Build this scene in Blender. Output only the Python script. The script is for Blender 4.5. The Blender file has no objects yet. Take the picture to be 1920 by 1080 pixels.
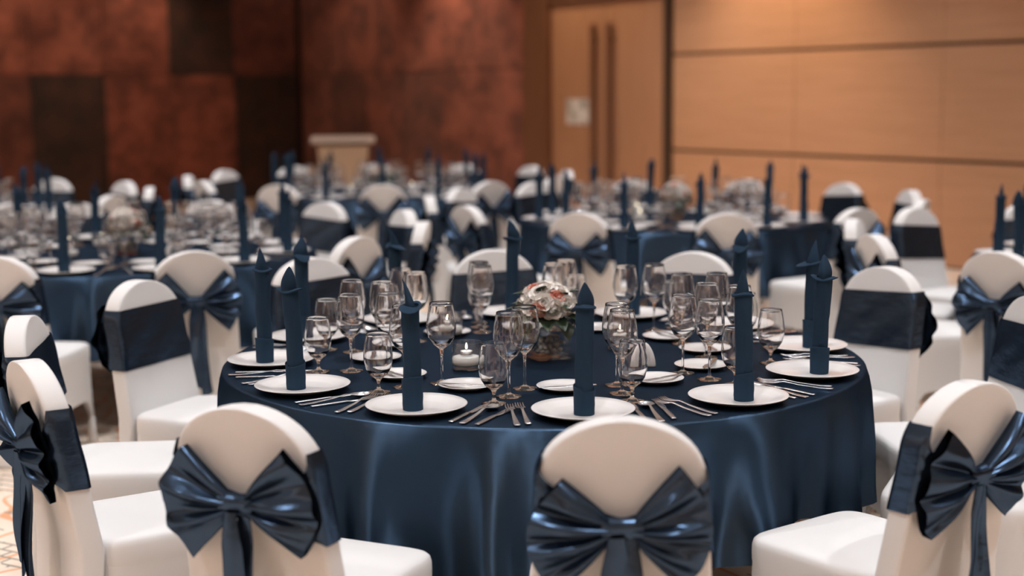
import bpy, bmesh, math, random
from mathutils import Vector, Matrix
R = math.radians
sc = bpy.context.scene
col = sc.collection
PI = math.pi

# ------------------------------------------------------------------ camera
FPX = 2700.0; PITCH = 0.1353; ROLL = -0.0086; CAMH = 1.584
cd = bpy.data.cameras.new('camera'); cam = bpy.data.objects.new('camera', cd); col.objects.link(cam)
cd.sensor_width = 36.0; cd.lens = FPX / 1920 * 36.0; cd.clip_end = 200
cam.matrix_world = Matrix.Translation((0, 0, CAMH)) @ Matrix.Rotation(PI / 2 - PITCH, 4, 'X') @ Matrix.Rotation(ROLL, 4, 'Z')
cd.dof.use_dof = True; cd.dof.focus_distance = 4.0; cd.dof.aperture_fstop = 1.45
sc.camera = cam

# ------------------------------------------------------------------ world, exposure
w = bpy.data.worlds.new('room_air'); sc.world = w; w.use_nodes = True
w.node_tree.nodes['Background'].inputs[0].default_value = (1, .9, .8, 1)
w.node_tree.nodes['Background'].inputs[1].default_value = 0.02
vs = sc.view_settings
vs.view_transform = 'Standard'; vs.look = 'None'; vs.gamma = 1.0; vs.use_curve_mapping = False
vs.exposure = 0.0
cy = sc.cycles
cy.use_denoising = True; cy.max_bounces = 14; cy.transmission_bounces = 12; cy.glossy_bounces = 5; cy.diffuse_bounces = 4
cy.transparent_max_bounces = 12; cy.sample_clamp_indirect = 20.0; cy.blur_glossy = 0.6
cy.caustics_reflective = False; cy.caustics_refractive = True

# ------------------------------------------------------------------ ceiling lamps (downlights in the ceiling, wall washers)
CEIL = 4.3
NEUTRAL = (.97, .985, 1.03); WARM = (1.0, .74, .50)
def spot(name, loc, target, watts, size, blend, colr, rad=.045):
    l = bpy.data.lights.new(name, 'SPOT'); l.energy = watts; l.spot_size = R(size); l.spot_blend = blend
    l.color = colr; l.shadow_soft_size = rad
    o = bpy.data.objects.new(name, l); col.objects.link(o); o.location = loc
    o.rotation_euler = (Vector(target) - Vector(loc)).to_track_quat('-Z', 'Y').to_euler()
    return o
DOWN_W = 178
for i, gx in enumerate((-5.1, -2.5, .1, 2.7, 5.3)):
    for j, gy in enumerate((1.7, 4.2, 6.7, 9.2, 11.7, 14.2)):
        x = gx + (.5 if j % 2 else -.5)
        if i == 4 and gy > 8: continue      # the oak wall stands there
        spot('ceiling_downlight', (x, gy, CEIL - .04), (x, gy, 0), DOWN_W, 106, .8, NEUTRAL)

# added fill: unseen upward strips that light the ceiling for soft ambient
def ceiling_fill(x, y, ang, length, watts):
    l = bpy.data.lights.new('fill_strip', 'AREA'); l.shape = 'RECTANGLE'; l.size = length; l.size_y = .12; l.energy = watts; l.color = (1.0, .96, .92)
    o = bpy.data.objects.new('fill_strip', l); col.objects.link(o); o.location = (x, y, 3.75); o.rotation_euler = (PI, 0, ang)
FILL_W = 560
for cs, ct, ln, wall_dir in ((15.5, 20.4, 28, 0), (30.4, 10.5, 18, 1)):
    e1x, e1y = .5875, -.8092; e2x, e2y = -.8092, -.5875
    ceiling_fill(-3.26 + e1x * cs + e2x * ct, 22.4 + e1y * cs + e2y * ct, math.atan2(e1y, e1x) if wall_dir == 0 else math.atan2(e2y, e2x), ln, FILL_W * ln / 28)

# ------------------------------------------------------------------ helpers
MATS = {}
def newmat(name):
    m = bpy.data.materials.new(name); m.use_nodes = True; MATS[name] = m
    nt = m.node_tree; b = nt.nodes['Principled BSDF']
    return m, nt, b
def setp(b, **k):
    for key, v in k.items():
        n = {'color': 'Base Color', 'rough': 'Roughness', 'metal': 'Metallic', 'spec': 'Specular IOR Level', 'ior': 'IOR', 'trans': 'Transmission Weight',
             'sheen': 'Sheen Weight', 'sheenr': 'Sheen Roughness', 'tint': 'Specular Tint', 'sss': 'Subsurface Weight', 'em': 'Emission Color', 'ems': 'Emission Strength',
             'aniso': 'Anisotropic', 'coat': 'Coat Weight', 'coatr': 'Coat Roughness', 'sheent': 'Sheen Tint'}[key]
        if isinstance(v, tuple) and len(v) == 3: v = (*v, 1)
        b.inputs[n].default_value = v
def noise_mix(nt, b, c1, c2, scale, detail=4, lo=.35, hi=.65, coord='Object', stretch=(1, 1, 1), rough=.6):
    tc = nt.nodes.new('ShaderNodeTexCoord'); mp = nt.nodes.new('ShaderNodeMapping'); mp.inputs['Scale'].default_value = stretch
    nz = nt.nodes.new('ShaderNodeTexNoise'); nz.inputs['Scale'].default_value = scale; nz.inputs['Detail'].default_value = detail; nz.inputs['Roughness'].default_value = rough
    rp = nt.nodes.new('ShaderNodeValToRGB'); rp.color_ramp.elements[0].position = lo; rp.color_ramp.elements[1].position = hi
    rp.color_ramp.elements[0].color = (*c1, 1); rp.color_ramp.elements[1].color = (*c2, 1)
    nt.links.new(tc.outputs[coord], mp.inputs[0]); nt.links.new(mp.outputs[0], nz.inputs['Vector']); nt.links.new(nz.outputs[0], rp.inputs[0])
    nt.links.new(rp.outputs[0], b.inputs['Base Color'])
    return nz
def bump(nt, b, scale, strength, dist=.002, detail=3, stretch=None):
    nz = nt.nodes.new('ShaderNodeTexNoise'); nz.inputs['Scale'].default_value = scale; nz.inputs['Detail'].default_value = detail
    tc = nt.nodes.new('ShaderNodeTexCoord')
    if stretch:
        mp = nt.nodes.new('ShaderNodeMapping'); mp.inputs['Scale'].default_value = stretch
        nt.links.new(tc.outputs['Object'], mp.inputs[0]); nt.links.new(mp.outputs[0], nz.inputs['Vector'])
    else: nt.links.new(tc.outputs['Object'], nz.inputs['Vector'])
    bp = nt.nodes.new('ShaderNodeBump'); bp.inputs['Strength'].default_value = strength; bp.inputs['Distance'].default_value = dist
    nt.links.new(nz.outputs[0], bp.inputs['Height']); nt.links.new(bp.outputs[0], b.inputs['Normal'])

def simple(name, **k):
    m, nt, b = newmat(name); setp(b, **k); return m

# fabrics
m, nt, b = newmat('white_spandex'); setp(b, color=(.80, .79, .78), rough=.75, sheen=.15); bump(nt, b, 7, .25, .01)
def satin(name, dif, glo, rough, bs, bst, bd, stretch=None, aniso=0.0):
    # woven satin: a dark ground with a coloured, constant-strength gloss on top
    m, nt, b = newmat(name); bump(nt, b, bs, bst, bd, stretch=stretch); nrm = b.inputs['Normal'].links[0].from_socket
    d = nt.nodes.new('ShaderNodeBsdfDiffuse'); g = nt.nodes.new('ShaderNodeBsdfGlossy'); ad = nt.nodes.new('ShaderNodeAddShader')
    d.inputs['Color'].default_value = (*dif, 1); g.inputs['Color'].default_value = (*glo, 1); g.inputs['Roughness'].default_value = rough
    if aniso:   # the floats of the weave only line up where the cloth hangs; the pressed flat top is smoother and even
        ge = nt.nodes.new('ShaderNodeNewGeometry'); sp = nt.nodes.new('ShaderNodeSeparateXYZ'); nt.links.new(ge.outputs['Normal'], sp.inputs[0])
        for sock, side, top in (('Anisotropy', aniso, 0.0), ('Roughness', rough, .32)):
            mr = nt.nodes.new('ShaderNodeMapRange'); mr.inputs['From Min'].default_value = .55; mr.inputs['From Max'].default_value = .97; mr.inputs['To Min'].default_value = side; mr.inputs['To Max'].default_value = top
            nt.links.new(sp.outputs['Z'], mr.inputs['Value']); nt.links.new(mr.outputs[0], g.inputs[sock])
        tg = nt.nodes.new('ShaderNodeTangent'); tg.direction_type = 'RADIAL'; tg.axis = 'Z'
        nt.links.new(tg.outputs[0], g.inputs['Tangent']); g.inputs['Rotation'].default_value = 0.0
    for n_ in (d, g): nt.links.new(nrm, n_.inputs['Normal'])
    nt.links.new(d.outputs[0], ad.inputs[0]); nt.links.new(g.outputs[0], ad.inputs[1]); nt.links.new(ad.outputs[0], nt.nodes['Material Output'].inputs[0])
satin('navy_satin', (.0030, .0055, .0105), (.046, .079, .127), .46, 5, .3, .012, aniso=.72)
satin('navy_sash', (.0055, .0075, .0110), (.046, .076, .126), .27, 14, .35, .008, (1, 1, 2))
m, nt, b = newmat('navy_linen'); setp(b, color=(.0185, .0405, .0720), rough=.95, sheen=0.0, spec=.15); bump(nt, b, 55, .45, .004, detail=6)
# ceramics, metal, glass
simple('porcelain', color=(.78, .76, .745), rough=.18, spec=.5)
simple('steel', color=(.70, .73, .77), rough=.26, metal=1.0)
simple('glass', color=(1, 1, 1), rough=0.0, trans=1.0, ior=1.5)
m, nt, b = newmat('thin_glass')
lw = nt.nodes.new('ShaderNodeLayerWeight'); lw.inputs[0].default_value = .5
pw = nt.nodes.new('ShaderNodeMath'); pw.operation = 'POWER'; pw.inputs[1].default_value = 3.8; nt.links.new(lw.outputs['Facing'], pw.inputs[0])
fr = nt.nodes.new('ShaderNodeMath'); fr.operation = 'MULTIPLY_ADD'; fr.inputs[1].default_value = .9; fr.inputs[2].default_value = .06; nt.links.new(pw.outputs[0], fr.inputs[0])
tr_ = nt.nodes.new('ShaderNodeBsdfTransparent'); gl_ = nt.nodes.new('ShaderNodeBsdfGlossy'); gl_.inputs['Roughness'].default_value = 0.0
tr_.inputs[0].default_value = (.975, .98, .975, 1)
mx_ = nt.nodes.new('ShaderNodeMixShader'); nt.links.new(fr.outputs[0], mx_.inputs[0]); nt.links.new(tr_.outputs[0], mx_.inputs[1]); nt.links.new(gl_.outputs[0], mx_.inputs[2])
nt.links.new(mx_.outputs[0], nt.nodes['Material Output'].inputs[0])
simple('sand', color=(.85, .82, .78), rough=.9)
simple('wax', color=(.9, .88, .84), rough=.5, sss=.0)
simple('flame', color=(1, .8, .5), em=(1, .86, .62), ems=8.0)
simple('wick', color=(.05, .04, .03), rough=.9)
# flowers
m, nt, b = newmat('rose_petal'); setp(b, rough=.6, sheen=.2); noise_mix(nt, b, (.84, .79, .73), (.93, .90, .86), 40)
m, nt, b = newmat('carnation_petal'); setp(b, rough=.65); noise_mix(nt, b, (.75, .24, .17), (.86, .45, .36), 70)
m, nt, b = newmat('leaf_green'); setp(b, rough=.4); noise_mix(nt, b, (.012, .026, .014), (.035, .06, .03), 30)
m, nt, b = newmat('pebble_stone'); setp(b, rough=.6); noise_mix(nt, b, (.42, .40, .36), (.74, .72, .67), 25)
simple('florist_foam', color=(.02, .035, .02), rough=.9)
# room
m, nt, b = newmat('oak_veneer'); setp(b, rough=.5, spec=.35); noise_mix(nt, b, (.49, .268, .150), (.57, .315, .185), 3.0, 5, .3, .7, stretch=(.5, 1, 9))
m, nt, b = newmat('door_veneer'); setp(b, rough=.5, spec=.35); noise_mix(nt, b, (.42, .215, .118), (.49, .26, .148), 3.0, 5, .3, .7, stretch=(9, 1, .5))
m, nt, b = newmat('frame_wood'); setp(b, rough=.5); noise_mix(nt, b, (.16, .070, .035), (.22, .10, .05), 3.0, 5, .3, .7, stretch=(9, 1, .5))
simple('groove_dark', color=(.06, .03, .018), rough=.8)
simple('bronze_dark', color=(.065, .036, .021), rough=.45)
def redmat(name, c1, c2):
    m, nt, b = newmat(name); setp(b, rough=.8, sheen=.15); noise_mix(nt, b, c1, c2, 2.6, 8, .40, .62, rough=.70)
redmat('red_suede', (.13, .034, .022), (.34, .100, .064))
redmat('maroon_suede', (.085, .024, .017), (.20, .058, .038))
redmat('umber_suede', (.022, .011, .008), (.065, .024, .016))
simple('wall_backing', color=(.03, .014, .01), rough=.9)
simple('plaster', color=(.72, .70, .67), rough=.9)
simple('lectern_wood', color=(.46, .32, .21), rough=.5); simple('lectern_top', color=(.60, .50, .42), rough=.5)
m, nt, b = newmat('sign_paper'); setp(b, rough=.7); noise_mix(nt, b, (.42, .40, .37), (.80, .77, .73), 9, 1, .42, .5)
# carpet: cream ground, orange meanders, grey brackets
m, nt, b = newmat('carpet'); setp(b, rough=.95, sheen=.1)
N = nt.nodes; L = nt.links
tc = N.new('ShaderNodeTexCoord')
def math_(op, a, bb=None):
    n = N.new('ShaderNodeMath'); n.operation = op
    for i, v in enumerate((a, bb)):
        if v is None: continue
        if isinstance(v, (int, float)): n.inputs[i].default_value = v
        else: L.new(v, n.inputs[i])
    return n.outputs[0]
def contour(scale, width, stretch, off):
    mp = N.new('ShaderNodeMapping'); mp.inputs['Scale'].default_value = stretch; mp.inputs['Location'].default_value = off
    L.new(tc.outputs['Object'], mp.inputs[0])
    wv = N.new('ShaderNodeTexWave'); wv.inputs['Scale'].default_value = scale; wv.inputs['Distortion'].default_value = 7; wv.inputs['Detail'].default_value = 1
    wv.inputs['Detail Scale'].default_value = 1.4
    L.new(mp.outputs[0], wv.inputs['Vector'])
    return math_('LESS_THAN', math_('ABSOLUTE', math_('SUBTRACT', wv.outputs['Fac'], .5)), width)
o1 = contour(1.1, .10, (1, 1.6, 1), (0, 0, 0))
mp = N.new('ShaderNodeMapping'); mp.inputs['Rotation'].default_value = (0, 0, .5); L.new(tc.outputs['Object'], mp.inputs[0])
bk = N.new('ShaderNodeTexBrick'); bk.inputs['Scale'].default_value = 4.5; bk.inputs['Mortar Size'].default_value = .025; bk.inputs['Mortar Smooth'].default_value = 0
L.new(mp.outputs[0], bk.inputs['Vector'])
nz = N.new('ShaderNodeTexNoise'); nz.inputs['Scale'].default_value = 5; L.new(tc.outputs['Object'], nz.inputs['Vector'])
grey = math_('MULTIPLY', bk.outputs['Fac'], math_('GREATER_THAN', nz.outputs[0], .52))
mx1 = N.new('ShaderNodeMix'); mx1.data_type = 'RGBA'; mx1.inputs['A'].default_value = (.86, .72, .59, 1); mx1.inputs['B'].default_value = (.82, .40, .21, 1)
L.new(o1, mx1.inputs['Factor'])
mx2 = N.new('ShaderNodeMix'); mx2.data_type = 'RGBA'; mx2.inputs['B'].default_value = (.30, .25, .20, 1)
L.new(mx1.outputs['Result'], mx2.inputs['A']); L.new(grey, mx2.inputs['Factor']); L.new(mx2.outputs['Result'], b.inputs['Base Color'])

def mesh(name, verts, faces, mat, smooth=True):
    me = bpy.data.meshes.new(name); me.from_pydata([tuple(v) for v in verts], [], faces)
    if mat: me.materials.append(MATS[mat])
    if smooth: me.polygons.foreach_set('use_smooth', [True] * len(me.polygons))
    me.update(); return me
def from_bm(name, bm, mat, smooth=False):
    me = bpy.data.meshes.new(name); bm.to_mesh(me); bm.free(); me.materials.append(MATS[mat])
    if smooth: me.polygons.foreach_set('use_smooth', [True] * len(me.polygons))
    return me
def grid(f, nu, nv, cu=False, cv=False):
    """verts, faces of a surface f(i/nu, j/nv); cu / cv close it in u / v"""
    mu = nu if cu else nu + 1; mv = nv if cv else nv + 1
    vs_ = [f(i / nu, j / nv) for j in range(mv) for i in range(mu)]
    fs = []
    for j in range(nv):
        for i in range(nu):
            a = j * mu + i; b_ = j * mu + (i + 1) % mu; c = ((j + 1) % mv) * mu + (i + 1) % mu; d = ((j + 1) % mv) * mu + i
            fs.append((a, b_, c, d))
    return vs_, fs
def lathe(prof, n=32):
    """profile of (r, z), open; r = 0 ends become a pole"""
    vs_, rows, fs = [], [], []
    for r, z in prof:
        if r < 1e-6: rows.append([len(vs_)]); vs_.append((0, 0, z))
        else:
            rows.append(list(range(len(vs_), len(vs_) + n)))
            vs_ += [(r * math.cos(2 * PI * k / n), r * math.sin(2 * PI * k / n), z) for k in range(n)]
    for a, b_ in zip(rows, rows[1:]):
        for k in range(n):
            k2 = (k + 1) % n
            if len(a) == 1 and len(b_) == 1: continue
            if len(a) == 1: fs.append((a[0], b_[k2], b_[k]))
            elif len(b_) == 1: fs.append((a[k], a[k2], b_[0]))
            else: fs.append((a[k], a[k2], b_[k2], b_[k]))
    return vs_, fs
def merge(*parts):
    V, F = [], []
    for v, f in parts:
        o = len(V); V += list(v); F += [tuple(i + o for i in q) for q in f]
    return V, F
def box_bm(sx, sy, sz, c=(0, 0, 0), bev=0.0, seg=2):
    bm = bmesh.new(); bmesh.ops.create_cube(bm, size=1)
    bmesh.ops.scale(bm, vec=(sx, sy, sz), verts=bm.verts); bmesh.ops.translate(bm, vec=c, verts=bm.verts)
    if bev: bmesh.ops.bevel(bm, geom=bm.edges[:], offset=bev, segments=seg, affect='EDGES', profile=.6)
    return bm
def box(name, s, c, mat, bev=0.0):
    return from_bm(name, box_bm(*s, c=c, bev=bev), mat)
def obj(name, me, parent=None, loc=None, rot=None, kind=None, label=None):
    o = bpy.data.objects.new(name, me); col.objects.link(o)
    if parent: o.parent = parent
    if loc: o.location = loc
    if rot: o.rotation_euler = rot
    if kind: o['kind'] = kind
    if label: o['label'] = label
    return o
def tag(o, label, cat, group=None):
    o['label'] = label; o['category'] = cat
    if group: o['group'] = group
    return o
def thing(name, label, cat, loc=(0, 0, 0), rz=0.0, group=None):
    o = bpy.data.objects.new(name, None); o.empty_display_size = .05; col.objects.link(o)
    o.location = loc; o.rotation_euler = (0, 0, rz)
    return tag(o, label, cat, group)
def project(x, y, z):
    z -= CAMH; d = y * math.cos(PITCH) - z * math.sin(PITCH); v = z * math.cos(PITCH) + y * math.sin(PITCH)
    if d < .3: return None
    a, b_ = FPX * x / d, -FPX * v / d
    return 960 + math.cos(ROLL) * a - math.sin(ROLL) * b_, 540 + math.sin(ROLL) * a + math.cos(ROLL) * b_
def in_view(x, y, z, mx=200, my=250):
    p = project(x, y, z)
    return p is not None and -mx < p[0] < 1920 + mx and -my < p[1] < 1080 + my

# ------------------------------------------------------------------ the room
A0, SL = 13.0, .726
nn = math.hypot(1, SL)
CORNER = Vector((-.1456 * A0 / (SL - .1456), A0 / (SL - .1456)))
E1 = Vector((SL, -1)) / nn; E2 = Vector((-1, -SL)) / nn
ROOM_S, ROOM_T = 31.0, 21.0
def s_right(px):
    u = (px - 960) / FPX; Y = A0 / (SL + u); return (Vector((u * Y, Y)) - CORNER).dot(E1)
def t_left(px):
    u = (px - 960) / FPX
    # CORNER + t*E2, x/y = u
    t = (CORNER.x - u * CORNER.y) / (u * E2.y - E2.x); return t
ANG_R = math.atan2(E1.y, E1.x); ANG_L = math.atan2(E2.y, E2.x)
def roompt(s, t, z=0): p = CORNER + E1 * s + E2 * t; return Vector((p.x, p.y, z))
def slab(name, s0, s1, t0, t1, z0, z1, mat):
    vs_ = [roompt(s, t, z) for z in (z0, z1) for s, t in ((s0, t0), (s1, t0), (s1, t1), (s0, t1))]
    fs = [(0, 1, 2, 3), (4, 7, 6, 5), (0, 4, 5, 1), (1, 5, 6, 2), (2, 6, 7, 3), (3, 7, 4, 0)]
    return obj(name, mesh(name, vs_, fs, mat, False), kind='structure')
slab('floor', -.3, ROOM_S + .3, -.3, ROOM_T + .3, -.1, 0, 'carpet')
slab('ceiling', -.3, ROOM_S + .3, -.3, ROOM_T + .3, CEIL, CEIL + .1, 'plaster')
slab('wall_rear', ROOM_S, ROOM_S + .2, -.2, ROOM_T + .2, 0, CEIL, 'oak_veneer')
slab('wall_side', -.2, ROOM_S, ROOM_T, ROOM_T + .2, 0, CEIL, 'oak_veneer')
def wall_frame(name, length, ang):
    me = box(name, (length + .2, .2, CEIL), (length / 2, 0, CEIL / 2), 'wall_backing')
    o = obj(name, me, kind='structure'); o.rotation_euler = (0, 0, ang)
    return o
# right-hand wall: local x runs along it towards the camera, -y faces the room
WR = wall_frame('wall_right', ROOM_S, ANG_R); p = CORNER - E2 * .17; WR.location = (p.x, p.y, 0)
WL = wall_frame('wall_left', ROOM_T, ANG_L); p = CORNER - E1 * .17; WL.location = (p.x, p.y, 0)
def wall_panel(parent, name, x0, x1, z0, z1, mat, side, proud=0.0, gap=.004, th=.05):
    me = box(name, (x1 - x0 - 2 * gap, th, z1 - z0 - 2 * gap), ((x0 + x1) / 2, side * (.10 + th / 2 + proud), (z0 + z1) / 2), mat, .004)
    return obj(name, me, parent)
rnd = random.Random(4)
Z0, Z1 = 1.87, 3.74
# red suede panels, left wall (side +1)
colsL = [567, 450, 330, 208, 70, -75, -225, -380]
lowL = ['umber_suede', 'red_suede', 'red_suede', 'umber_suede', 'maroon_suede', 'red_suede', 'umber_suede']
upL = ['maroon_suede', 'umber_suede', 'red_suede', 'red_suede', 'red_suede', 'umber_suede', 'red_suede']
for k in range(len(colsL) - 1):
    a, b_ = t_left(colsL[k]), t_left(colsL[k + 1])
    a = max(a, .02)
    for (z0, z1, mm) in ((.0, Z0, lowL[k]), (Z0, Z1, upL[k]), (Z1, CEIL, 'red_suede')):
        wall_panel(WL, 'suede_panel', a, b_, z0 + .005, z1, mm, 1, rnd.uniform(0, .012))
colsR = [567, 625, 690, 755, 830, 910, 990]
lowR = ['red_suede', 'maroon_suede', 'red_suede', 'maroon_suede', 'red_suede', 'red_suede']
upR = ['red_suede', 'red_suede', 'red_suede', 'red_suede', 'red_suede', 'red_suede']
for k in range(len(colsR) - 1):
    a, b_ = max(s_right(colsR[k]), .09), s_right(colsR[k + 1])
    for (z0, z1, mm) in ((.0, Z0, lowR[k]), (Z0, Z1, upR[k]), (Z1, CEIL, 'red_suede')):
        wall_panel(WR, 'suede_panel', a, b_, z0 + .005, z1, mm, -1, rnd.uniform(0, .012))
# oak panels
S0 = s_right(1260); PW = 1.74
rows = [(.0, .945), (.945, 1.960), (1.960, 2.975), (2.975, CEIL)]
k = 0
while S0 + k * PW < ROOM_S - .3:
    for z0, z1 in rows:
        me = box('oak_panel', (PW - .004, .05, z1 - z0 - .030), (S0 + (k + .5) * PW, -.125 - rnd.uniform(0, .004), (z0 + z1) / 2 + .005), 'oak_veneer', .004)
        obj('oak_panel', me, WR)
    k += 1
# door with frame
d0, d1 = s_right(1035), s_right(1243); DH = 2.61
DR = bpy.data.objects.new('door_1', None); col.objects.link(DR); DR.parent = None; DR['kind'] = 'structure'
DR.location = WR.location; DR.rotation_euler = WR.rotation_euler
dm = (d0 + d1) / 2
for a, b_, hs in ((d0, dm, 1), (dm, d1, -1)):
    leaf = obj('door_leaf', box('door_leaf', (b_ - a - .012, .05, DH - .01), ((a + b_) / 2, -.13, DH / 2), 'door_veneer', .004), DR)
    hx = dm - hs * .145
    obj('pull_handle', box('pull_handle', (.065, .05, 2.1), (hx, -.215, 1.29), 'frame_wood', .012), leaf)
    for hz in (.45, 2.15): obj('handle_mount', box('handle_mount', (.035, .06, .035), (hx, -.175, hz), 'bronze_dark'), leaf)
f0 = s_right(993)
tr = obj('trim_1', box('trim_1', (d0 - f0 - .005, .16, DH + .30), ((f0 + d0) / 2 - .002, -.16, (DH + .30) / 2), 'frame_wood', .006), kind='structure')
tr.location = WR.location; tr.rotation_euler = WR.rotation_euler
e1 = s_right(1257)
tr = obj('trim_2', box('trim_2', (e1 - d1 - .01, .09, DH + .30), ((e1 + d1) / 2, -.13, (DH + .30) / 2), 'bronze_dark', .006), kind='structure')
tr.location = WR.location; tr.rotation_euler = WR.rotation_euler
tr = obj('trim_3', box('trim_3', (d1 - d0 - .01, .14, .29), (dm, -.15, DH + .155), 'frame_wood', .006), kind='structure')
tr.location = WR.location; tr.rotation_euler = WR.rotation_euler
wall_panel(WR, 'oak_panel', f0, e1, DH + .32, CEIL, 'oak_veneer', -1)
sx = s_right(1083)
sg = thing('door_sign', 'square white paper sign taped to the door', 'sign', WR.location, WR.rotation_euler[2])
obj('paper', box('paper', (.39, .006, .265), (sx, -.160, 1.35), 'sign_paper'), sg)
obj('sleeve', box('sleeve', (.415, .004, .29), (sx, -.1562, 1.35), 'porcelain'), sg)
# wall washers in the ceiling along the walls
def washer(px, wall, watts, dist=1.1, zt=1.6, size=75):
    if wall == 'R': s = s_right(px); a = roompt(s, dist, CEIL - .05); t = roompt(s, 0, zt)
    else: s = t_left(px); a = roompt(dist, s, CEIL - .05); t = roompt(0, s, zt)
    spot('wall_washer', a, t, watts, size, .9, WARM, .06)
for px, wt in ((1465, 360), (1130, 130), (1010, 45), (870, 210), (690, 70)): washer(px, 'R', wt)
for px, wt in ((520, 15), (270, 110), (60, 90), (-120, 90)): washer(px, 'L', wt)

# ------------------------------------------------------------------ lectern before the corner
LY = 16.6
lc = thing('lectern', 'tapered beige lectern before the red suede corner', 'lectern', ((646 - 960) / FPX * LY, LY, 0), R(8))
def taper(w0, d0_, w1, d1_, z0, z1):
    vs_ = [(-w0, -d0_, z0), (w0, -d0_, z0), (w0, d0_, z0), (-w0, d0_, z0), (-w1, -d1_, z1), (w1, -d1_, z1), (w1, d1_, z1), (-w1, d1_, z1)]
    return vs_, [(3, 2, 1, 0), (4, 5, 6, 7), (0, 1, 5, 4), (1, 2, 6, 5), (2, 3, 7, 6), (3, 0, 4, 7)]
obj('base', mesh('base', *taper(.30, .25, .28, .23, 0, .06), 'lectern_wood', False), lc)
obj('body', mesh('body', *taper(.20, .17, .29, .22, .06, 1.0), 'lectern_wood', False), lc)
v_, f_ = taper(.36, .26, .36, .26, 1.0, 1.06); v_ = [(x, y, z + (y - .26) * -.08) for x, y, z in v_]
obj('desk_top', mesh('desk_top', v_, f_, 'lectern_top', False), lc)
obj('page_stop', box('page_stop', (.70, .02, .03), (0, .245, 1.08), 'lectern_top', .004), lc)

# ------------------------------------------------------------------ mesh library
LIB = {}
def lib(name, vf, mat, smooth=True): LIB[name] = mesh(name, vf[0], vf[1], mat, smooth)
# plates
dp = [(0, .004), (.075, .004), (.080, .0), (.086, .002), (.115, .011), (.134, .018), (.1355, .0195), (.134, .0205), (.116, .0155), (.092, .0085), (.084, .0068), (0, .0065)]
lib('dinner_plate', lathe(dp, 48), 'porcelain')
bp = [(r * .60, z * .7) for r, z in dp]
lib('bread_plate', lathe(bp, 40), 'porcelain')
def glass_parts(nm, outer, inner, neck, foot_r, hs, cut):
    """outer: the bowl from the neck up to the rim, inner: from the rim down to the axis; the lowest rings are the solid glass that runs into the stem"""
    nr, nz_ = neck
    lib(nm + '_bowl', lathe(outer[cut:] + inner[:-cut - 1], 40), 'glass')
    stem = [(nr * .95, .010), (nr * .72, .018), (nr * .60, hs * .45), (nr * .62, hs * .75), (nr, nz_)] + outer[:cut + 1]
    stem_vf = merge(lathe(stem, 40), lathe(inner[-cut - 2:], 40))
    lib(nm + '_stem', stem_vf, 'glass')  # open where it meets the bowl: the two skins close each other
    lib(nm + '_foot', lathe([(0, 0), (foot_r - .001, 0), (foot_r, .0012), (foot_r - .002, .0024), (foot_r * .5, .0045), (nr * .95, .010)], 36), 'glass')
# water goblet: height .168, short stem
go = [(.010, .040), (.024, .050), (.0345, .066), (.0405, .088), (.0415, .105), (.039, .130), (.034, .160), (.0328, .1665)]
gi = [(.0322, .168), (.0316, .1665), (.0328, .160), (.0378, .130), (.0402, .105), (.0392, .088), (.0330, .067), (.021, .055), (.010, .050), (0, .049)]
glass_parts('goblet', go, gi, (.0065, .034), .034, .034, 2)
# wine glass: height .236, tall stem
wo = [(.010, .104), (.026, .116), (.037, .134), (.0425, .156), (.0430, .170), (.0405, .195), (.0345, .228), (.0335, .2345)]
wi = [(.0330, .236), (.0324, .2345), (.0334, .228), (.0393, .195), (.0418, .170), (.0413, .156), (.0356, .135), (.0238, .1205), (.011, .114), (0, .1125)]
glass_parts('wine_glass', wo, wi, (.0058, .098), .036, .098, 2)
# candle cup
lib('candle_cup', lathe([(0, 0), (.040, 0), (.0425, .003), (.0435, .012), (.0450, .082), (.0442, .0832), (.0434, .082), (.0422, .016), (.038, .013), (0, .0125)], 40), 'thin_glass')
lib('candle_sand', lathe([(0, .0122), (.0378, .0128), (.0426, .0165), (.0430, .036), (.0380, .0385), (.030, .040), (0, .041)], 32), 'sand')
lib('tealight_cup', lathe([(0, 0), (.0185, 0), (.019, .001), (.019, .0145), (.0182, .0145), (.018, .012), (0, .012)], 28), 'steel')
lib('tealight_wax', lathe([(0, .0122), (.0178, .0122), (.0178, .0135), (.010, .0130), (0, .0128)], 28), 'wax')
lib('tealight_wick', lathe([(.0008, .0128), (.0007, .021), (0, .0212)], 8), 'wick')
lib('tealight_flame', lathe([(0, .0195), (.0026, .022), (.0034, .0255), (.0025, .031), (.001, .0365), (0, .039)], 14), 'flame')

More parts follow.
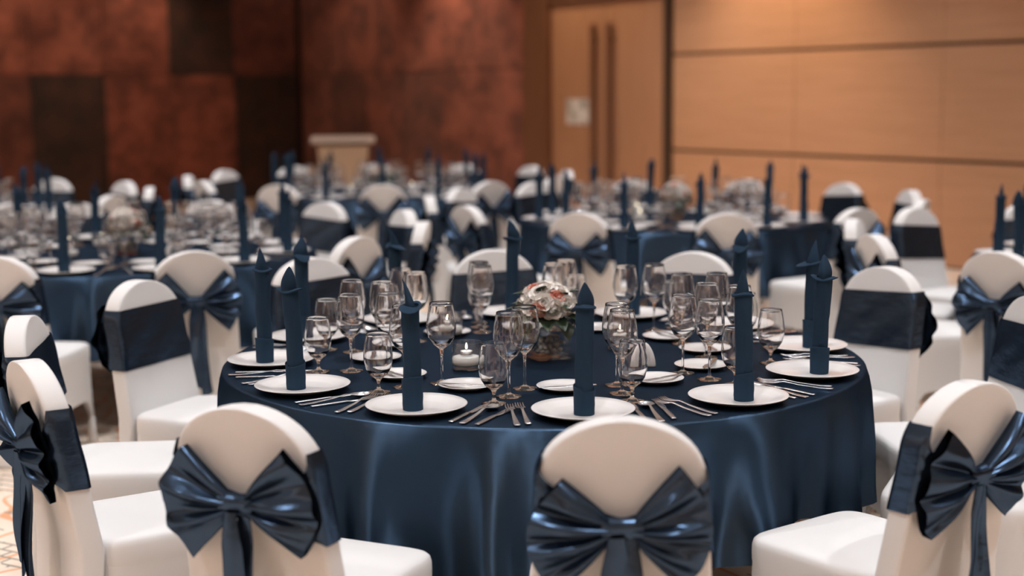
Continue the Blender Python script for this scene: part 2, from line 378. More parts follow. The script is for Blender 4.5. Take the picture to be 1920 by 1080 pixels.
# ---- rolled napkin
def napkin_lib(v, seed):
    r_ = random.Random(seed); tw = r_.choice((-1, 1)) * r_.uniform(.9, 1.4); ph = r_.random()
    bx_, by_ = r_.uniform(-.012, .012), r_.uniform(-.012, .012)
    H = .285 + r_.uniform(-.008, .01)
    def bend(z): q = z / .35; return bx_ * q * q, by_ * q * q
    def rad(u, z):
        s_ = (u + ph + tw * z / .35) % 1.0
        return .0222 * (1 + .11 * s_) * (1 + .03 * math.sin(z * 45 + 2 * PI * u + ph * 6))
    def body(u, vv):
        z = H * vv; a = 2 * PI * u; rr = rad(u, z); ox, oy = bend(z); return (ox + rr * math.cos(a), oy + rr * math.sin(a), z)
    g = grid(body, 44, 34, cu=True); n0 = len(g[0]); g[0].append((0, 0, 0)); g[1].extend([(n0, (k + 1) % 44, k) for k in range(44)])
    lib(f'napkin_roll{v}', g, 'navy_linen')
    ch = .072 + r_.uniform(-.006, .01)
    def cuff(u, vv):   # outer skin up, fold over, back down to the roll
        a = 2 * PI * u; s_ = (u * 1 + ph + .35) % 1.0
        top = ch + .006 * math.sin(a + ph * 7) + .008 * s_
        prof = [(.0262, 0.0005), (.0268, .4 * top), (.0272, .8 * top), (.0280, .97 * top), (.0272, top), (.0252, .97 * top), (.0246, .8 * top)]
        t = vv * 6; i = min(5, int(t)); q = t - i
        rr = prof[i][0] * (1 - q) + prof[i + 1][0] * q; z = prof[i][1] * (1 - q) + prof[i + 1][1] * q
        rr *= 1 + .05 * s_ + .015 * math.sin(z * 200 + 3 * a); ox, oy = bend(z)
        return (ox + rr * math.cos(a), oy + rr * math.sin(a), z)
    lib(f'napkin_cuff{v}', grid(cuff, 44, 12, cu=True), 'navy_linen')
    da = r_.uniform(0, 2 * PI)
    lobes = {0: ((0, .006, .5),), 1: ((0, .016, 1.2), (2.6, .007, .4)), 2: ((0, .026, .35), (2.9, .010, -1.0)), 3: ((0, .013, -.5), (PI, .012, -.3))}[v]
    def collar(u, vv):
        a = 2 * PI * u; ox, oy = bend(H); t = vv * 2 * PI; q = .5 - .5 * math.cos(t)
        ext, dz = .007, -.004
        for la, le, ld in lobes:
            lb_ = max(0, math.cos(a - da - la)) ** 4; ext += le * lb_; dz -= ld * le * lb_
        rr = .0228 + ext * q
        z = H - .002 + dz * q - .010 * q * (1 - q) + .0045 * math.sin(t) * (1 - .5 * q) + .003 * math.sin(2 * a + ph * 6)
        return (ox + rr * math.cos(a), oy + rr * math.sin(a), z)
    lib(f'napkin_collar{v}', grid(collar, 48, 12, cu=True, cv=True), 'navy_linen')
    th = (.064, .058, .070, .064)[v]; lean = (.006, -.010, .016, .008)[v]; fl = da + PI / 2 * (v % 2); bulge = (.15, .45, .05, .55)[v]; pt = (.8, .62, .9, .5)[v]
    def tip(u, vv):
        a = 2 * PI * u; q = vv
        rr = .0225 * (1 - q) ** pt * (1 + bulge * math.sin(PI * q))
        x, y = rr * math.cos(a), rr * .58 * math.sin(a)
        y += .25 * rr * math.cos(a) ** 2 - .004 * q      # folded round a crease
        x, y = x * math.cos(fl) - y * math.sin(fl), x * math.sin(fl) + y * math.cos(fl)
        ox, oy = bend(H)
        return (ox + x + lean * q * q, oy + y + lean * .8 * q * q, H - .012 + (th + .012) * q)
    lib(f'napkin_tip{v}', grid(tip, 28, 14, cu=True), 'navy_linen')
for v, sd in ((0, 11), (1, 23), (2, 37), (3, 58)): napkin_lib(v, sd)

# ---- cutlery (lies along +y = towards the table's centre, handle end at y = 0)
def solid(name, vf, th, mat='steel'):
    bm = bmesh.new(); vv = [bm.verts.new(v) for v in vf[0]]
    for f in vf[1]:
        if len(set(f)) >= 3: bm.faces.new([vv[i] for i in f])
    bm.normal_update()
    bmesh.ops.solidify(bm, geom=bm.faces[:], thickness=th)
    LIB[name] = from_bm(name, bm, mat, True)
def interp(tab, y):
    for (a, fa), (b_, fb) in zip(tab, tab[1:]):
        if y <= b_: q = (y - a) / (b_ - a); return fa + (fb - fa) * q
    return tab[-1][1]
def spoon(name, Ln, bw):
    wt = [(0, .0075), (.01, .009), (.06, .0065), (.125, .0035), (.140, .004), (.148, .011), (.162, bw * .5), (.176, bw * .52), (.188, bw * .44), (.196, bw * .25), (.1995, .0015)]
    zt = [(0, .0045), (.03, .004), (.09, .008), (.130, .014), (.145, .012), (.175, .009), (.1995, .010)]
    k = Ln / .2
    def f(u, v):
        y = .1995 * (1 - (1 - v) ** 1.15); x = (2 * u - 1) * interp(wt, y); q = max(0, min(1, (y - .14) / .02)) * max(0, min(1, (.2 - y) / .012))
        return (x, y * k, interp(zt, y) - .0075 * q * (1 - (2 * u - 1) ** 2) + (.0 if q else .0))
    solid(name, grid(f, 8, 34), .0014)
spoon('soup_spoon', .220, .042)
def knife(name, Ln, wide):
    k = Ln / .23
    def f(u, v):
        y = .23 * v
        if y < .115: lo, hi = -.0065 - .001 * math.sin(y * 27), .0065 + .001 * math.sin(y * 27)
        else:
            q = (y - .115) / .115; lo = -.006 - .002 * q + max(0, q - .82) * .06 ; hi = .0065 + (wide - .0065) * min(1, q * 4) - max(0, q - .6) ** 2 * .06
            hi = max(hi, lo + .0008)
        th = .004 if y < .11 else .0025
        return (lo + (hi - lo) * u, y * k, th + .0012 * (1 - (2 * u - 1) ** 2))
    solid(name, grid(f, 4, 40), .002)
knife('dinner_knife', .232, .012); knife('butter_knife', .165, .013)
def fork(name, Ln):
    k = Ln / .2; X = [-.0125, -.0075, -.0057, -.0009, .0009, .0057, .0075, .0125]
    zt = [(0, .0045), (.03, .004), (.09, .008), (.13, .014), (.155, .010), (.18, .008), (.2, .013)]
    V, F = [], []
    rows_ = []
    ys = [0, .008, .03, .06, .09, .115, .130, .140, .147, .153]
    wt = [(0, .006), (.008, .0085), (.03, .0075), (.06, .006), (.115, .0032), (.130, .0042), (.140, .008), (.147, .0115), (.153, .0125)]
    for y in ys:
        s_ = interp(wt, y) / .0125; rows_.append(list(range(len(V), len(V) + 8))); V += [(x * s_, y * k, interp(zt, y)) for x in X]
    for a, b_ in zip(rows_, rows_[1:]):
        F += [(a[i], a[i + 1], b_[i + 1], b_[i]) for i in range(7)]
    for t in range(4):
        prev = (rows_[-1][2 * t], rows_[-1][2 * t + 1]); xm = (X[2 * t] + X[2 * t + 1]) / 2
        for y, hw in ((.165, .0022), (.182, .0019), (.198, .0010)):
            i = len(V); V += [(xm - hw, y * k, interp(zt, y)), (xm + hw, y * k, interp(zt, y))]
            F.append((prev[0], prev[1], i + 1, i)); prev = (i, i + 1)
    solid(name, (V, F), .0016)
fork('dinner_fork', .215)

# ---- vase, pebbles, bouquet
def vase_vf():
    a, ai, H, bt = .0575, .0525, .115, .012
    def ring(h, z, r_=.006):
        pts = []
        for cx_, cy_, a0 in ((h - r_, h - r_, 0), (-h + r_, h - r_, 90), (-h + r_, -h + r_, 180), (h - r_, -h + r_, 270)):
            for k_ in range(4): an = R(a0 + 30 * k_); pts.append((cx_ + r_ * math.cos(an), cy_ + r_ * math.sin(an), z))
        return pts
    rings = [ring(a - .002, 0), ring(a, .002), ring(a, H - .001), ring(a - .001, H), ring(ai + .001, H), ring(ai, H - .001), ring(ai, bt + .001), ring(ai - .003, bt)]
    V = [v for r_ in rings for v in r_]; F = []
    for j in range(len(rings) - 1):
        for i in range(16): F.append((j * 16 + i, j * 16 + (i + 1) % 16, (j + 1) * 16 + (i + 1) % 16, (j + 1) * 16 + i))
    F.append(tuple(reversed(range(16)))); F.append(tuple(range(7 * 16, 8 * 16)))
    return V, F
LIB['vase_glass'] = mesh('vase_glass', *vase_vf(), 'thin_glass', False)
def pebbles_mesh():
    r_ = random.Random(8); bm = bmesh.new(); pts = []
    n = 0
    while len(pts) < 62 and n < 9000:
        n += 1; rr = r_.uniform(.0075, .0125); p_ = Vector((r_.uniform(-.0515 + rr, .0515 - rr), r_.uniform(-.0515 + rr, .0515 - rr), r_.uniform(.013 + rr * .75, .062)))
        if all((p_ - q).length > (rr + s) * .86 for q, s in pts): pts.append((p_, rr))
    for p_, rr in pts:
        g = bmesh.ops.create_icosphere(bm, subdivisions=2, radius=rr)
        M_ = Matrix.Translation(p_) @ Matrix.Rotation(r_.uniform(0, 6), 4, Vector((r_.random(), r_.random(), r_.random() + .1))) @ Matrix.Diagonal((1, r_.uniform(.75, 1), r_.uniform(.6, .8), 1))
        bmesh.ops.transform(bm, matrix=M_, verts=g['verts'])
    return from_bm('pebbles', bm, 'pebble_stone', True)
LIB['pebbles'] = pebbles_mesh()
def petal(w_, h_, cup, curl, nu=6, nv=6):
    """petal patch from its foot at the origin upwards, facing -y inside"""
    def f(u, v):
        a = (2 * u - 1); ww_ = w_ * math.sin(PI * (.12 + .60 * v)) ** .8
        x = a * ww_; z = h_ * v * (1 - .10 * a * a); y = cup * math.sin(PI * .5 * v) * (1 - .55 * a * a) + curl * max(0, v - .6) ** 2 * 6
        return Vector((x, y, z))
    return grid(f, nu, nv)
def rose_mesh(seed):
    r_ = random.Random(seed); parts = []
    for layer, (n_, w_, h_, cup, curl, tilt, rad_) in enumerate(((3, .010, .024, .006, -.001, -6, .002), (4, .014, .026, .008, .002, 6, .004), (5, .018, .027, .010, .006, 22, .006), (6, .021, .026, .011, .010, 44, .007))):
        for k_ in range(n_):
            v_, f_ = petal(w_ * r_.uniform(.9, 1.1), h_ * r_.uniform(.92, 1.08), cup, curl)
            M_ = Matrix.Rotation(2 * PI * (k_ + .37 * layer + r_.uniform(-.08, .08)) / n_, 4, 'Z') @ Matrix.Translation((0, rad_, 0)) @ Matrix.Rotation(R(-tilt + r_.uniform(-6, 6)), 4, 'X')
            parts.append(([M_ @ p_ for p_ in v_], f_))
    return merge(*parts)
for k in range(3): lib(f'rose{k}', rose_mesh(30 + k), 'rose_petal')
def carnation_mesh(seed, frill=.004):
    r_ = random.Random(seed); parts = []
    for layer, (n_, w_, h_, tilt, rad_) in enumerate(((4, .010, .017, 5, .001), (6, .012, .019, 28, .003), (8, .014, .021, 55, .004))):
        for k_ in range(n_):
            v_, f_ = petal(w_, h_ * r_.uniform(.9, 1.1), .004, .004, 7, 5)
            v_ = [Vector((p_.x, p_.y + frill * (p_.z / h_) ** 2 * math.sin(p_.x * 900 + k_), p_.z)) for p_ in v_]
            M_ = Matrix.Rotation(2 * PI * (k_ + .4 * layer) / n_, 4, 'Z') @ Matrix.Translation((0, rad_, 0)) @ Matrix.Rotation(R(-tilt + r_.uniform(-8, 8)), 4, 'X')
            parts.append(([M_ @ p_ for p_ in v_], f_))
    return merge(*parts)
lib('carnation', carnation_mesh(5), 'carnation_petal')
def leaf_vf(ln, wd):
    def f(u, v):
        a = 2 * u - 1; ww_ = wd * (math.sin(PI * v ** .8) ** .9 + .02)
        return (a * ww_, ln * v, .008 * abs(a) * math.sin(PI * v) - .018 * v * v)
    return grid(f, 4, 8)
lib('leaf0', leaf_vf(.070, .024), 'leaf_green'); lib('leaf1', leaf_vf(.058, .026), 'leaf_green')
lib('foam', lathe([(0, .0), (.055, .002), (.064, .02), (.058, .055), (.035, .075), (0, .082)], 16), 'florist_foam')
# ---- shakers: white, flattened, drawn to a slanted point
def shaker_vf():
    def f(u, v):
        a = 2 * PI * u; q = v
        rr = .0165 * (1 - q ** 2.2) ** .55 if q < 1 else 0
        return (rr * math.cos(a) + .016 * q * q, rr * .7 * math.sin(a), .072 * q)
    g = grid(f, 24, 16, cu=True); g[0].append((0, 0, 0)); n0 = len(g[0]) - 1; g[1].extend([(n0, (k_ + 1) % 24, k_) for k_ in range(24)]); return g
lib('shaker', shaker_vf(), 'porcelain')

# ------------------------------------------------------------------ chair (origin on the floor below the seat's middle, +y = towards the table)
BT = .064
def half_w(z):
    if z > .775: q = (z - .775) / .143; return .178 * math.sqrt(max(0, 1 - q ** 2.15))
    if z > .45: return .178 + .020 * (.775 - z) / .325
    return .198 + .006 * (.45 - z) / .45
def back_y(z):
    if z > .45: q = (z - .45) / .468; return -.225 - .080 * q - .012 * math.sin(PI * q) * 0
    return -.225 - .035 * ((.45 - z) / .45) ** 1.3
_FR = [(.045, 'c', 0), (.38, 'b', 0), (.045, 'c', 1), (.03, 's', 0), (.045, 'c', 2), (.38, 'f', 0), (.045, 'c', 3), (.03, 's', 1)]
def sect(u, z, off=0.0):
    """point of the rounded rectangular section at height z; u runs front (+y), left, back, right"""
    hw = half_w(z) + off; ht = (BT * (1 if z > .45 else .6 + .4 * z / .45)) / 2 + off
    cr = min(.011 + off, hw * .95, ht * .95); u = u % 1.0; x = y = 0
    # order: corner (+,+), front flat to the left, corner (-,+), left side, corner (-,-), back flat to the right, corner (+,-), right side
    for k_, (w_, kind, _) in enumerate(_FR):
        if u <= w_ or k_ == 7:
            q = min(1, u / w_)
            if kind == 'c':
                sx_, sy_ = ((1, 1), (-1, 1), (-1, -1), (1, -1))[_]; an = PI / 2 * (_ + q); x, y = sx_ * (hw - cr) + cr * math.cos(an), sy_ * (ht - cr) + cr * math.sin(an)
            elif kind == 'b': x, y = (hw - cr) * (1 - 2 * q), ht
            elif kind == 'f': x, y = -(hw - cr) * (1 - 2 * q), -ht
            elif _ == 0: x, y = -hw, (ht - cr) * (1 - 2 * q)
            else: x, y = hw, -(ht - cr) * (1 - 2 * q)
            break
        u -= w_
    return (x, back_y(z) + y, z)
_SU = []
_acc = 0
for w_, kind, _ in _FR:
    n_ = {'c': 5, 'b': 10, 'f': 10, 's': 2}[kind]; _SU += [_acc + w_ * i / n_ for i in range(n_)]; _acc += w_
zs = [0.004, .1, .2, .3, .40, .45, .5, .58, .66, .72, .775] + [.775 + .143 * math.sin(PI / 2 * k / 12) for k in range(1, 13)]
def back_vf():
    us = _SU; n = len(us); V, F = [], []
    for z in zs[:-1]: V += [sect(u, z) for u in us]
    for j in range(len(zs) - 2):
        for i in range(n): F.append((j * n + i, j * n + (i + 1) % n, (j + 1) * n + (i + 1) % n, (j + 1) * n + i))
    t = len(zs) - 2
    # close the crown across: the last ring is thin, bridge front to back
    F.append(tuple(range(t * n, t * n + n)))
    return V, F
lib('chair_back', back_vf(), 'white_spandex')
def seat_pt(a, r_, z, n=7.5):
    c, s_ = math.cos(a), math.sin(a)
    return (.205 * r_ * math.copysign(abs(c) ** (2 / n), c), .005 + .205 * r_ * math.copysign(abs(s_) ** (2 / n), s_), z)
def seat_vf():
    n = 72; prof = [(.0, .478), (.35, .477), (.7, .474), (.90, .471), (.955, .467), (.985, .460), (.998, .448), (1.0, .43), (.998, .41), (.990, .398)]
    V = [(0, .005, .478)]; F = []
    for r_, z in prof[1:]: V += [seat_pt(2 * PI * k / n, r_, z) for k in range(n)]
    F += [(0, 1 + k, 1 + (k + 1) % n) for k in range(n)]
    for j in range(len(prof) - 2):
        for k in range(n): F.append((1 + j * n + k, 1 + (j + 1) * n + k, 1 + (j + 1) * n + (k + 1) % n, 1 + j * n + (k + 1) % n))
    return V, F
lib('chair_seat', seat_vf(), 'white_spandex')
def skirt(u, v):
    a = 2 * PI * u; edge = abs(math.cos(2 * a)) ** .7
    zl = .012 + .20 * edge; z = .405 - (.405 - zl) * v
    q = (.405 - z) / .4; r_ = .992 + .055 * q * (1 - edge) - .05 * edge * math.sin(PI * .5 * v)
    return seat_pt(a, r_, z)
lib('chair_skirt', grid(skirt, 72, 10, cu=True), 'white_spandex')
def foot_vf(sx_, sy_):
    p_ = seat_pt(math.atan2(sy_, sx_), 1.0, 0); v_, f_ = lathe([(0, 0), (.021, 0), (.022, .02), (.019, .05), (.016, .12), (0, .125)], 12)
    return [(x + p_[0] * .985, y + p_[1] * .985, z) for x, y, z in v_], f_
for i, (a, b_) in enumerate(((1, 1), (-1, 1), (1, -1), (-1, -1))): lib(f'chair_foot{i}', foot_vf(a, b_), 'white_spandex')

_SB = []
_acc = 0
for w_, kind, _ in _FR:
    n_ = {'c': 5, 'b': 24, 'f': 40, 's': 3}[kind]; _SB += [_acc + w_ * i / n_ for i in range(n_)]; _acc += w_
def bow_lib(v, seed):
    r_ = random.Random(seed); KZ = .695 + r_.uniform(-.012, .012); ZT, ZB = .828 + r_.uniform(-.01, .006), .628 + r_.uniform(-.008, .008)
    ph = [r_.uniform(0, 6) for _ in range(8)]
    tl = r_.uniform(-.014, .014); VE = (.42, .6, .95, .5)[v % 4]
    def band(u, vv):
        x0, y0, _ = sect(u, .70, .006); s_ = y0 - back_y(.70) + BT / 2 * .98
        zt, zb = ZT + tl * x0 / .18, ZB + tl * x0 / .18
        pl = 0
        if s_ < 0:
            hwz = half_w(.70); t = 1 - min(1, abs(x0) / hwz)
            zt -= .018; zb += .008; zt = zt * (1 - t ** VE) + (KZ + .020) * t ** VE; zb = zb * (1 - t ** .8) + (KZ - .03) * t ** .8
            pl = .007 * min(1, t * 2.5 + .25) * math.sin(vv * 15 + ph[0] + (1 if x0 > 0 else 0)) + .003 * math.sin(vv * 31 + ph[1])
        z = zb + (zt - zb) * vv
        x, y, _ = sect(u, z, .006)
        if s_ < 0: y -= .004 + abs(pl) + pl
        else: y += .001 * math.sin(vv * 9 + x * 30)
        return (x, y, z)
    lib(f'sash_band{v}', grid(lambda u_, v_: band(_SB[int(round(u_ * len(_SB))) % len(_SB)], v_), len(_SB), 20, cu=True), 'navy_sash')
    yk = back_y(KZ) - BT / 2
    for si, sd in ((0, 1), (1, -1)):
        up, dn = r_.uniform(.105, .125), r_.uniform(.095, .125); out = r_.uniform(.165, .190); p1, p2 = ph[2 + si], ph[4 + si]; drop = r_.uniform(-.010, .016); npl = r_.choice((4.2, 5.0, 5.8))
        def loop(u, vv):
            # vv in 0..1 goes across the front skin and back on the rear skin; u from the knot outwards
            fr = vv < .5; c = (vv * 2 if fr else 2 - vv * 2); a = 2 * c - 1    # -1 bottom .. 1 top
            h = (.016 + (up if a > 0 else dn) * u ** .9)
            x = .018 + out * u * (1 - (.42 if a > 0 else .32) * abs(a) ** 1.8)
            z = KZ + a * h - drop * u
            q = (a * npl + p1 + .25 * math.sin(3 * u + p2)) / PI % 1.0
            tri = 1 - abs(2 * q - 1) * 2; tri = math.sin(tri * PI / 2) * .65 + tri * .35
            q2 = (a * npl * 1.9 + p2) / PI % 1.0; tri2 = 1 - abs(2 * q2 - 1) * 2
            amp = .017 * min(1, .25 + 1.3 * u) * (1 - .45 * u ** 3)
            puff = .016 + .030 * math.sin(PI * min(1, .10 + .78 * u)) * (1 - .55 * a * a)
            d = puff + amp * (tri + .35 * tri2) * (1 - .45 * abs(a) ** 3)
            if not fr: d = -.004 + .25 * d
            if fr: d = max(d, .004)
            yb = back_y(z) - BT / 2 - .016
            return (sd * x, yb - d, z)
        lib(f'bow_loop{v}_{si}', grid(loop, 24, 96, cv=True), 'navy_sash')
    def knot(u, vv):
        a = 2 * PI * u; q = 2 * vv - 1
        return ((.040 + .004 * abs(q)) * q, yk - .030 - (.020 + .003 * math.sin(3 * a)) * math.cos(a) * (1 - .25 * (1 - abs(q))), KZ + .003 + (.024 + .005 * abs(q)) * math.sin(a))
    lib(f'bow_knot{v}', grid(knot, 20, 10, cu=True), 'navy_sash')
    for ti in range(2):
        ln = r_.uniform(.36, .44) if ti == 0 else r_.uniform(.30, .40); wd = r_.uniform(.024, .032); sx_ = (-.012 if ti else .014); a0 = r_.uniform(0, 6); sw = r_.uniform(-.02, .02) * (1 + ti)
        def tail(u, vv):
            a = 2 * PI * u; c, s_ = math.cos(a), math.sin(a); q = vv
            wq = wd * (.55 + .45 * min(1, q * 5))
            x = sx_ + sw * q * q + wq * c; z = KZ - .012 - ln * q - .035 * (c * .5 + .5) * max(0, q - .8) * 5 * (1 if ti else -1)
            y = yk - .036 - .008 * ti - .004 * s_ + .008 * math.sin(c * 2.2 + 3 * q + a0) * min(1, q * 4) + .004 * math.sin(8 * q + a0)
            return (x, y, z)
        lib(f'bow_tail{v}_{ti}', grid(tail, 16, 24, cu=True), 'navy_sash')
NB = 9
for v in range(NB): bow_lib(v, 101 + 7 * v)
def chair(x, y, ang, v, label, group):
    c = thing('banquet_chair', label, 'chair', (x, y, 0), ang, group)
    obj('backrest', LIB['chair_back'], c); obj('seat', LIB['chair_seat'], c); obj('seat_skirt', LIB['chair_skirt'], c)
    for i in range(4): obj('cover_foot', LIB[f'chair_foot{i}'], c)
    obj('sash', LIB[f'sash_band{v}'], c, label='navy satin sash around the backrest')
    bw = obj('bow', LIB[f'bow_knot{v}'], c, label='navy satin bow tied behind the backrest')
    for i in range(2): obj('bow_loop', LIB[f'bow_loop{v}_{i}'], bw)
    for i in range(2): obj('bow_tail', LIB[f'bow_tail{v}_{i}'], bw)
    return c

# ------------------------------------------------------------------ tables
def cloth_vf(seed, TR, lift=None):
    r_ = random.Random(seed); comps = [(6, .22), (10, .30), (17, .50), (25, .42), (37, .20)]; ph = [r_.uniform(0, 6.28) for _ in comps]; n = 240
    def fold(a): return sum(w_ * math.sin(k_ * a + p_ + .5 * math.sin(3 * a + p_)) for (k_, w_), p_ in zip(comps, ph))
    fv = [fold(2 * PI * k / n) for k in range(n)]; lo, hi = min(fv), max(fv); fv = [(f - lo) / (hi - lo) for f in fv]
    hem = [.345 + .016 * math.sin(4 * 2 * PI * k / n + ph[0]) + .012 * math.sin(7 * 2 * PI * k / n + ph[1]) for k in range(n)]
    if lift is not None: hem = [h_ + .10 * math.exp(-((((360 * k / n - lift + 180) % 360) - 180) / 11.0) ** 2) for k, h_ in enumerate(hem)]
    V = [(0, 0, .752)]; F = []
    rings = [(.25, .752), (.5, .752), (.75, .752), (.92, .752), (.985, .752), (.996, .7505), (1.0, .747)]
    for rr, z in rings: V += [(TR * rr * math.cos(2 * PI * k / n), TR * rr * math.sin(2 * PI * k / n), z) for k in range(n)]
    nd = 18
    for j in range(1, nd + 1):
        t = j / nd
        for k in range(n):
            a = 2 * PI * k / n; z = .747 - (.747 - hem[k]) * t
            f = fv[k] ** 1.7
            rr = TR + .003 + .007 * min(1, t * 6) + t ** .75 * (-.030 + .094 * f) + .003 * t * math.sin(9 * t + a * 13)
            V.append((rr * math.cos(a), rr * math.sin(a), z))
    F += [(0, 1 + k, 1 + (k + 1) % n) for k in range(n)]
    nr = len(rings) + nd
    for j in range(nr - 1):
        for k in range(n): F.append((1 + j * n + k, 1 + (j + 1) * n + k, 1 + (j + 1) * n + (k + 1) % n, 1 + j * n + (k + 1) % n))
    return V, F
lib('table_top', lathe([(0, .722), (.99, .722), (.996, .728), (.996, .744), (.985, .749), (0, .749)], 96), 'frame_wood')
lib('table_leg', lathe([(0, 0), (.028, 0), (.030, .02), (.024, .05), (.024, .722), (0, .722)], 16), 'steel')
CLOCK = 'twelve one two three four five six seven eight nine ten eleven'.split()
def clock(deg): return CLOCK[int(round(3 - deg / 30.0)) % 12] + " o'clock"
napcount = [0]
def table(tn, short, cx, cy_, phase, rc, seed, detail, group, seats=None):
    """tn: how the table is called in labels; detail 2 = everything, 1 = without the finest cutlery"""
    tb = thing('round_table', f'round banquet table under navy satin, {tn}', 'table', (cx, cy_, 0))
    obj('tabletop', LIB['table_top'], tb)
    for a in (45, 135, 225, 315): obj('leg', LIB['table_leg'], tb, (.55 * math.cos(R(a)), .55 * math.sin(R(a)), 0))
    cl = obj('tablecloth', mesh('tablecloth', *cloth_vf(seed, 1.0, -47 if seats else None), 'navy_satin'), loc=(cx, cy_, 0))
    tag(cl, f'navy satin tablecloth hanging in folds, {tn}', 'tablecloth', 'navy tablecloths')
    rn = random.Random(seed * 3 + 1); TZ = .7525
    for k in range(12):
        deg = phase + 30 * k; deg = (deg + 180) % 360 - 180; a = R(deg); er = Vector((math.cos(a), math.sin(a))); tr_ = Vector((-er.y, er.x)); cw = clock(deg); face = a + PI / 2
        def at(aa, bb): p_ = Vector((cx, cy_)) + er * aa + tr_ * bb; return p_.x, p_.y
        q = at(rc - .305, 0); turn = rn.uniform(-4, 4)
        if seats:
            ca, cr, turn = seats[k]; face = R(ca) + PI / 2; rz_ = face + R(turn); q = (cx + cr * math.cos(R(ca)) - .305 * math.sin(rz_), cy_ + cr * math.sin(R(ca)) + .305 * math.cos(rz_))
        if in_view(*at(rc - .1, 0), .6, 330, 900):
            jr = R(turn)
            chair(q[0], q[1], face + jr, (k * 3 + seed) % NB, f'white covered chair with navy sash at {cw} of {tn}', f'chairs around {short}')
        face = a + PI / 2
        if not in_view(*at(.855, 0), .8, 220, 200): continue
        g = f'place settings on {short}'
        x, y = at(.855 + rn.uniform(-.008, .008), rn.uniform(-.01, .01))
        tag(obj('dinner_plate', LIB['dinner_plate'], loc=(x, y, TZ)), f'white dinner plate under the napkin at {cw}, {tn}', 'plate', g)
        v = (napcount[0] * 7 + 1) % 4; napcount[0] += 1
        x, y = x + er.x * .02, y + er.y * .02
        np_ = thing('rolled_napkin', f'upright rolled navy napkin at {cw}, {tn}', 'napkin', (x, y, TZ + .0070), rn.uniform(0, 6.28), g)
        obj('roll', LIB[f'napkin_roll{v}'], np_); obj('cuff', LIB[f'napkin_cuff{v}'], np_); obj('collar_fold', LIB[f'napkin_collar{v}'], np_); obj('pointed_tip', LIB[f'napkin_tip{v}'], np_)
        x, y = at(.53 + rn.uniform(-.008, .008), rn.uniform(-.012, .012))
        tag(obj('bread_plate', LIB['bread_plate'], loc=(x, y, TZ)), f'small white bread plate at {cw}, {tn}', 'plate', g)
        if detail > 1:
            bx_, by_ = x - tr_.x * -.085 - er.x * -.02, y - tr_.y * -.085 - er.y * -.02
            tag(obj('butter_knife', LIB['butter_knife'], loc=(bx_, by_, TZ + .0125), rot=(0, 0, face + PI / 2 + R(rn.uniform(-4, 8)))), f'butter knife on the bread plate at {cw}, {tn}', 'knife', g)
        for nm, aa, bb, lb in (('goblet', .697, .150, 'short water goblet'), ('wine_glass', .600, .150, 'wine glass by the goblet'), ('wine_glass', .487, .158, 'inmost wine glass')):
            x, y = at(aa + rn.uniform(-.004, .004), bb + rn.uniform(-.010, .010))
            gl = thing('water_goblet' if nm == 'goblet' else 'wine_glass', f'{lb} at {cw}, {tn}', 'glass', (x, y, TZ), rn.uniform(0, 6), g)
            obj('bowl', LIB[nm + '_bowl'], gl); obj('stem', LIB[nm + '_stem'], gl); obj('foot', LIB[nm + '_foot'], gl)
        pcs = [('soup_spoon', .960, .180, 'steel soup spoon'), ('dinner_fork', .950, -.155, 'inner steel fork')]
        if detail > 1: pcs += [('dinner_knife', .945, .143, 'inner steel knife'), ('dinner_knife', .945, .218, 'outer steel knife'), ('dinner_fork', .958, -.184, 'outer steel fork')]
        for nm, aa, bb, lb in pcs:
            x, y = at(aa + rn.uniform(-.008, .008), bb + rn.uniform(-.002, .002))
            tag(obj(nm, LIB[nm], loc=(x, y, TZ + .0005), rot=(0, 0, face + R(rn.uniform(-1.3, 1.3)))), f'{lb} at {cw}, {tn}', nm.split('_')[1], g)
    # centrepiece
    va = thing('glass_vase', f'square clear glass vase of pebbles, {tn}', 'vase', (cx + .015, cy_ - .02, TZ), R(24), 'centrepiece vases')
    obj('vase_body', LIB['vase_glass'], va); obj('pebbles', LIB['pebbles'], va, kind='stuff')
    bq = thing('bouquet', f'dome of white roses with coral carnations, {tn}', 'flowers', (cx + .015, cy_ - .02, TZ + .1165), rn.uniform(-.2, .2) if detail > 1 else rn.uniform(0, 6), 'centrepiece bouquets')
    obj('foam', LIB['foam'], bq, kind='stuff')
    rb = random.Random(77)
    n_ = 30; cz = .040
    for i in range(n_):
        zz = 1 - (i + .5) / n_ * 1.18; th = i * 2.39996; rr = math.sqrt(max(0, 1 - zz * zz)); d = Vector((rr * math.cos(th), rr * math.sin(th), zz))
        pos = Vector((d.x * .072, d.y * .072, max(.047, cz + d.z * .062))); rot = d.to_track_quat('Z', 'Y').to_euler()
        if i % 6 == 4: obj('carnation', LIB['carnation'], bq, pos + d * .008, rot)
        else: obj('rose', LIB[f'rose{i % 3}'], bq, pos, rot)
    for i in range(30):
        th = i * 2 * PI / 30 + rb.uniform(-.1, .1); dz = rb.choice((-.9, -.5, -.2, .1, .5)); d = Vector((math.cos(th), math.sin(th), dz)).normalized()
        r0 = .082 if dz < -.3 else .066; pos = Vector((math.cos(th) * r0, math.sin(th) * r0, cz - .020 + .018 * dz)); 
        obj('leaf', LIB[f'leaf{i % 2}'], bq, pos, d.to_track_quat('Y', 'Z').to_euler())
    for i in range(13):
        th = i * 2.4; zz = rb.uniform(.15, .80); rr = math.sqrt(1 - zz * zz); d = Vector((rr * math.cos(th), rr * math.sin(th), zz)); pos = Vector((d.x * .07, d.y * .07, cz + d.z * .062))
        lf = obj('leaf', LIB[f'leaf{i % 2}'], bq, pos * 1.04, (d * .55 + Vector((rb.uniform(-.6, .6), rb.uniform(-.6, .6), .1))).normalized().to_track_quat('Y', 'Z').to_euler()); lf.scale = (.72, .72, .72)
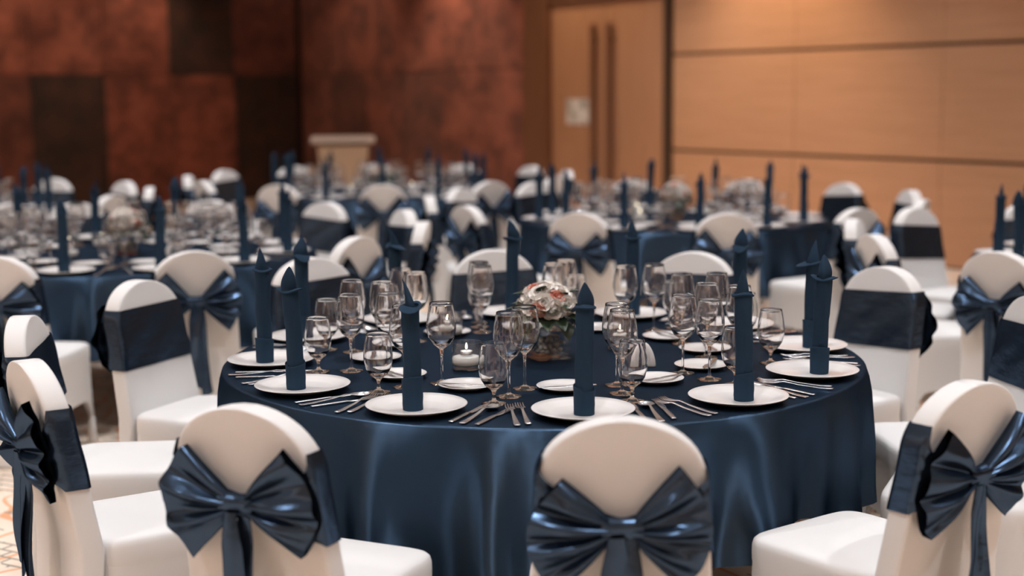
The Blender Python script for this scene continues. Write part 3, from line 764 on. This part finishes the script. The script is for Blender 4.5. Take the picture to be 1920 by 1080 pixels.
    for i, (dx, dy, nm) in enumerate(((-.235, -.20, 'towards seven o\'clock'), (.255, .12, 'towards two o\'clock'), (-.31 if seats else -.21, .37 if seats else .30, 'towards eleven o\'clock'))):
        if not in_view(cx + dx, cy_ + dy, .8): continue
        cu = thing('candle_holder', f'glass candle cup {nm}, {tn}', 'candle holder', (cx + dx, cy_ + dy, TZ), 0, 'candle cups')
        obj('glass_cup', LIB['candle_cup'], cu); obj('sand', LIB['candle_sand'], cu, kind='stuff')
        tl = thing('tealight', f'lit tealight {nm}, {tn}', 'candle', (cx + dx, cy_ + dy, TZ + .0412), 0, 'tealights')
        obj('metal_cup', LIB['tealight_cup'], tl); obj('wax', LIB['tealight_wax'], tl); obj('wick', LIB['tealight_wick'], tl); obj('flame', LIB['tealight_flame'], tl)
    for dx, dy, rz, nm in ((.275, -.215, .2, 'shorter slanted'), (.325, -.185, 2.6, 'second slanted')):
        if in_view(cx + dx, cy_ + dy, .8):
            tag(obj('condiment_shaker', LIB['shaker'], loc=(cx + dx, cy_ + dy, TZ), rot=(0, 0, rz)), f'{nm} white porcelain shaker, {tn}', 'shaker', 'porcelain shakers')

FRONT = [(-85.4, 1.608, -7), (-53, 1.585, 0), (-24, 1.60, 0), (3, 1.60, 0), (34.2, 1.60, 0), (65.4, 1.60, 0), (96.1, 1.613, 0), (124.0, 1.65, 0), (154.7, 1.608, 0), (-174.7, 1.602, 0), (-146, 1.60, 0), (-115, 1.606, 0)]
table('front table', 'the front table', .095, 4.50, -84, 1.60, 1, 2, 1, FRONT)
table('left table', 'the left table', -2.05, 7.60, -94, 1.595, 2, 1, 1)
table('table before the oak wall', 'the table before the oak wall', 1.06, 9.42, -86, 1.595, 3, 1, 1)
table('table before the lectern', 'the table before the lectern', -1.10, 12.15, -84, 1.595, 4, 1, 1)
table('far left rear table', 'the far left rear table', -4.20, 10.20, -78, 1.595, 5, 1, 1)
table('right edge table', 'the right edge table', 3.25, 6.85, -82, 1.595, 6, 1, 1)
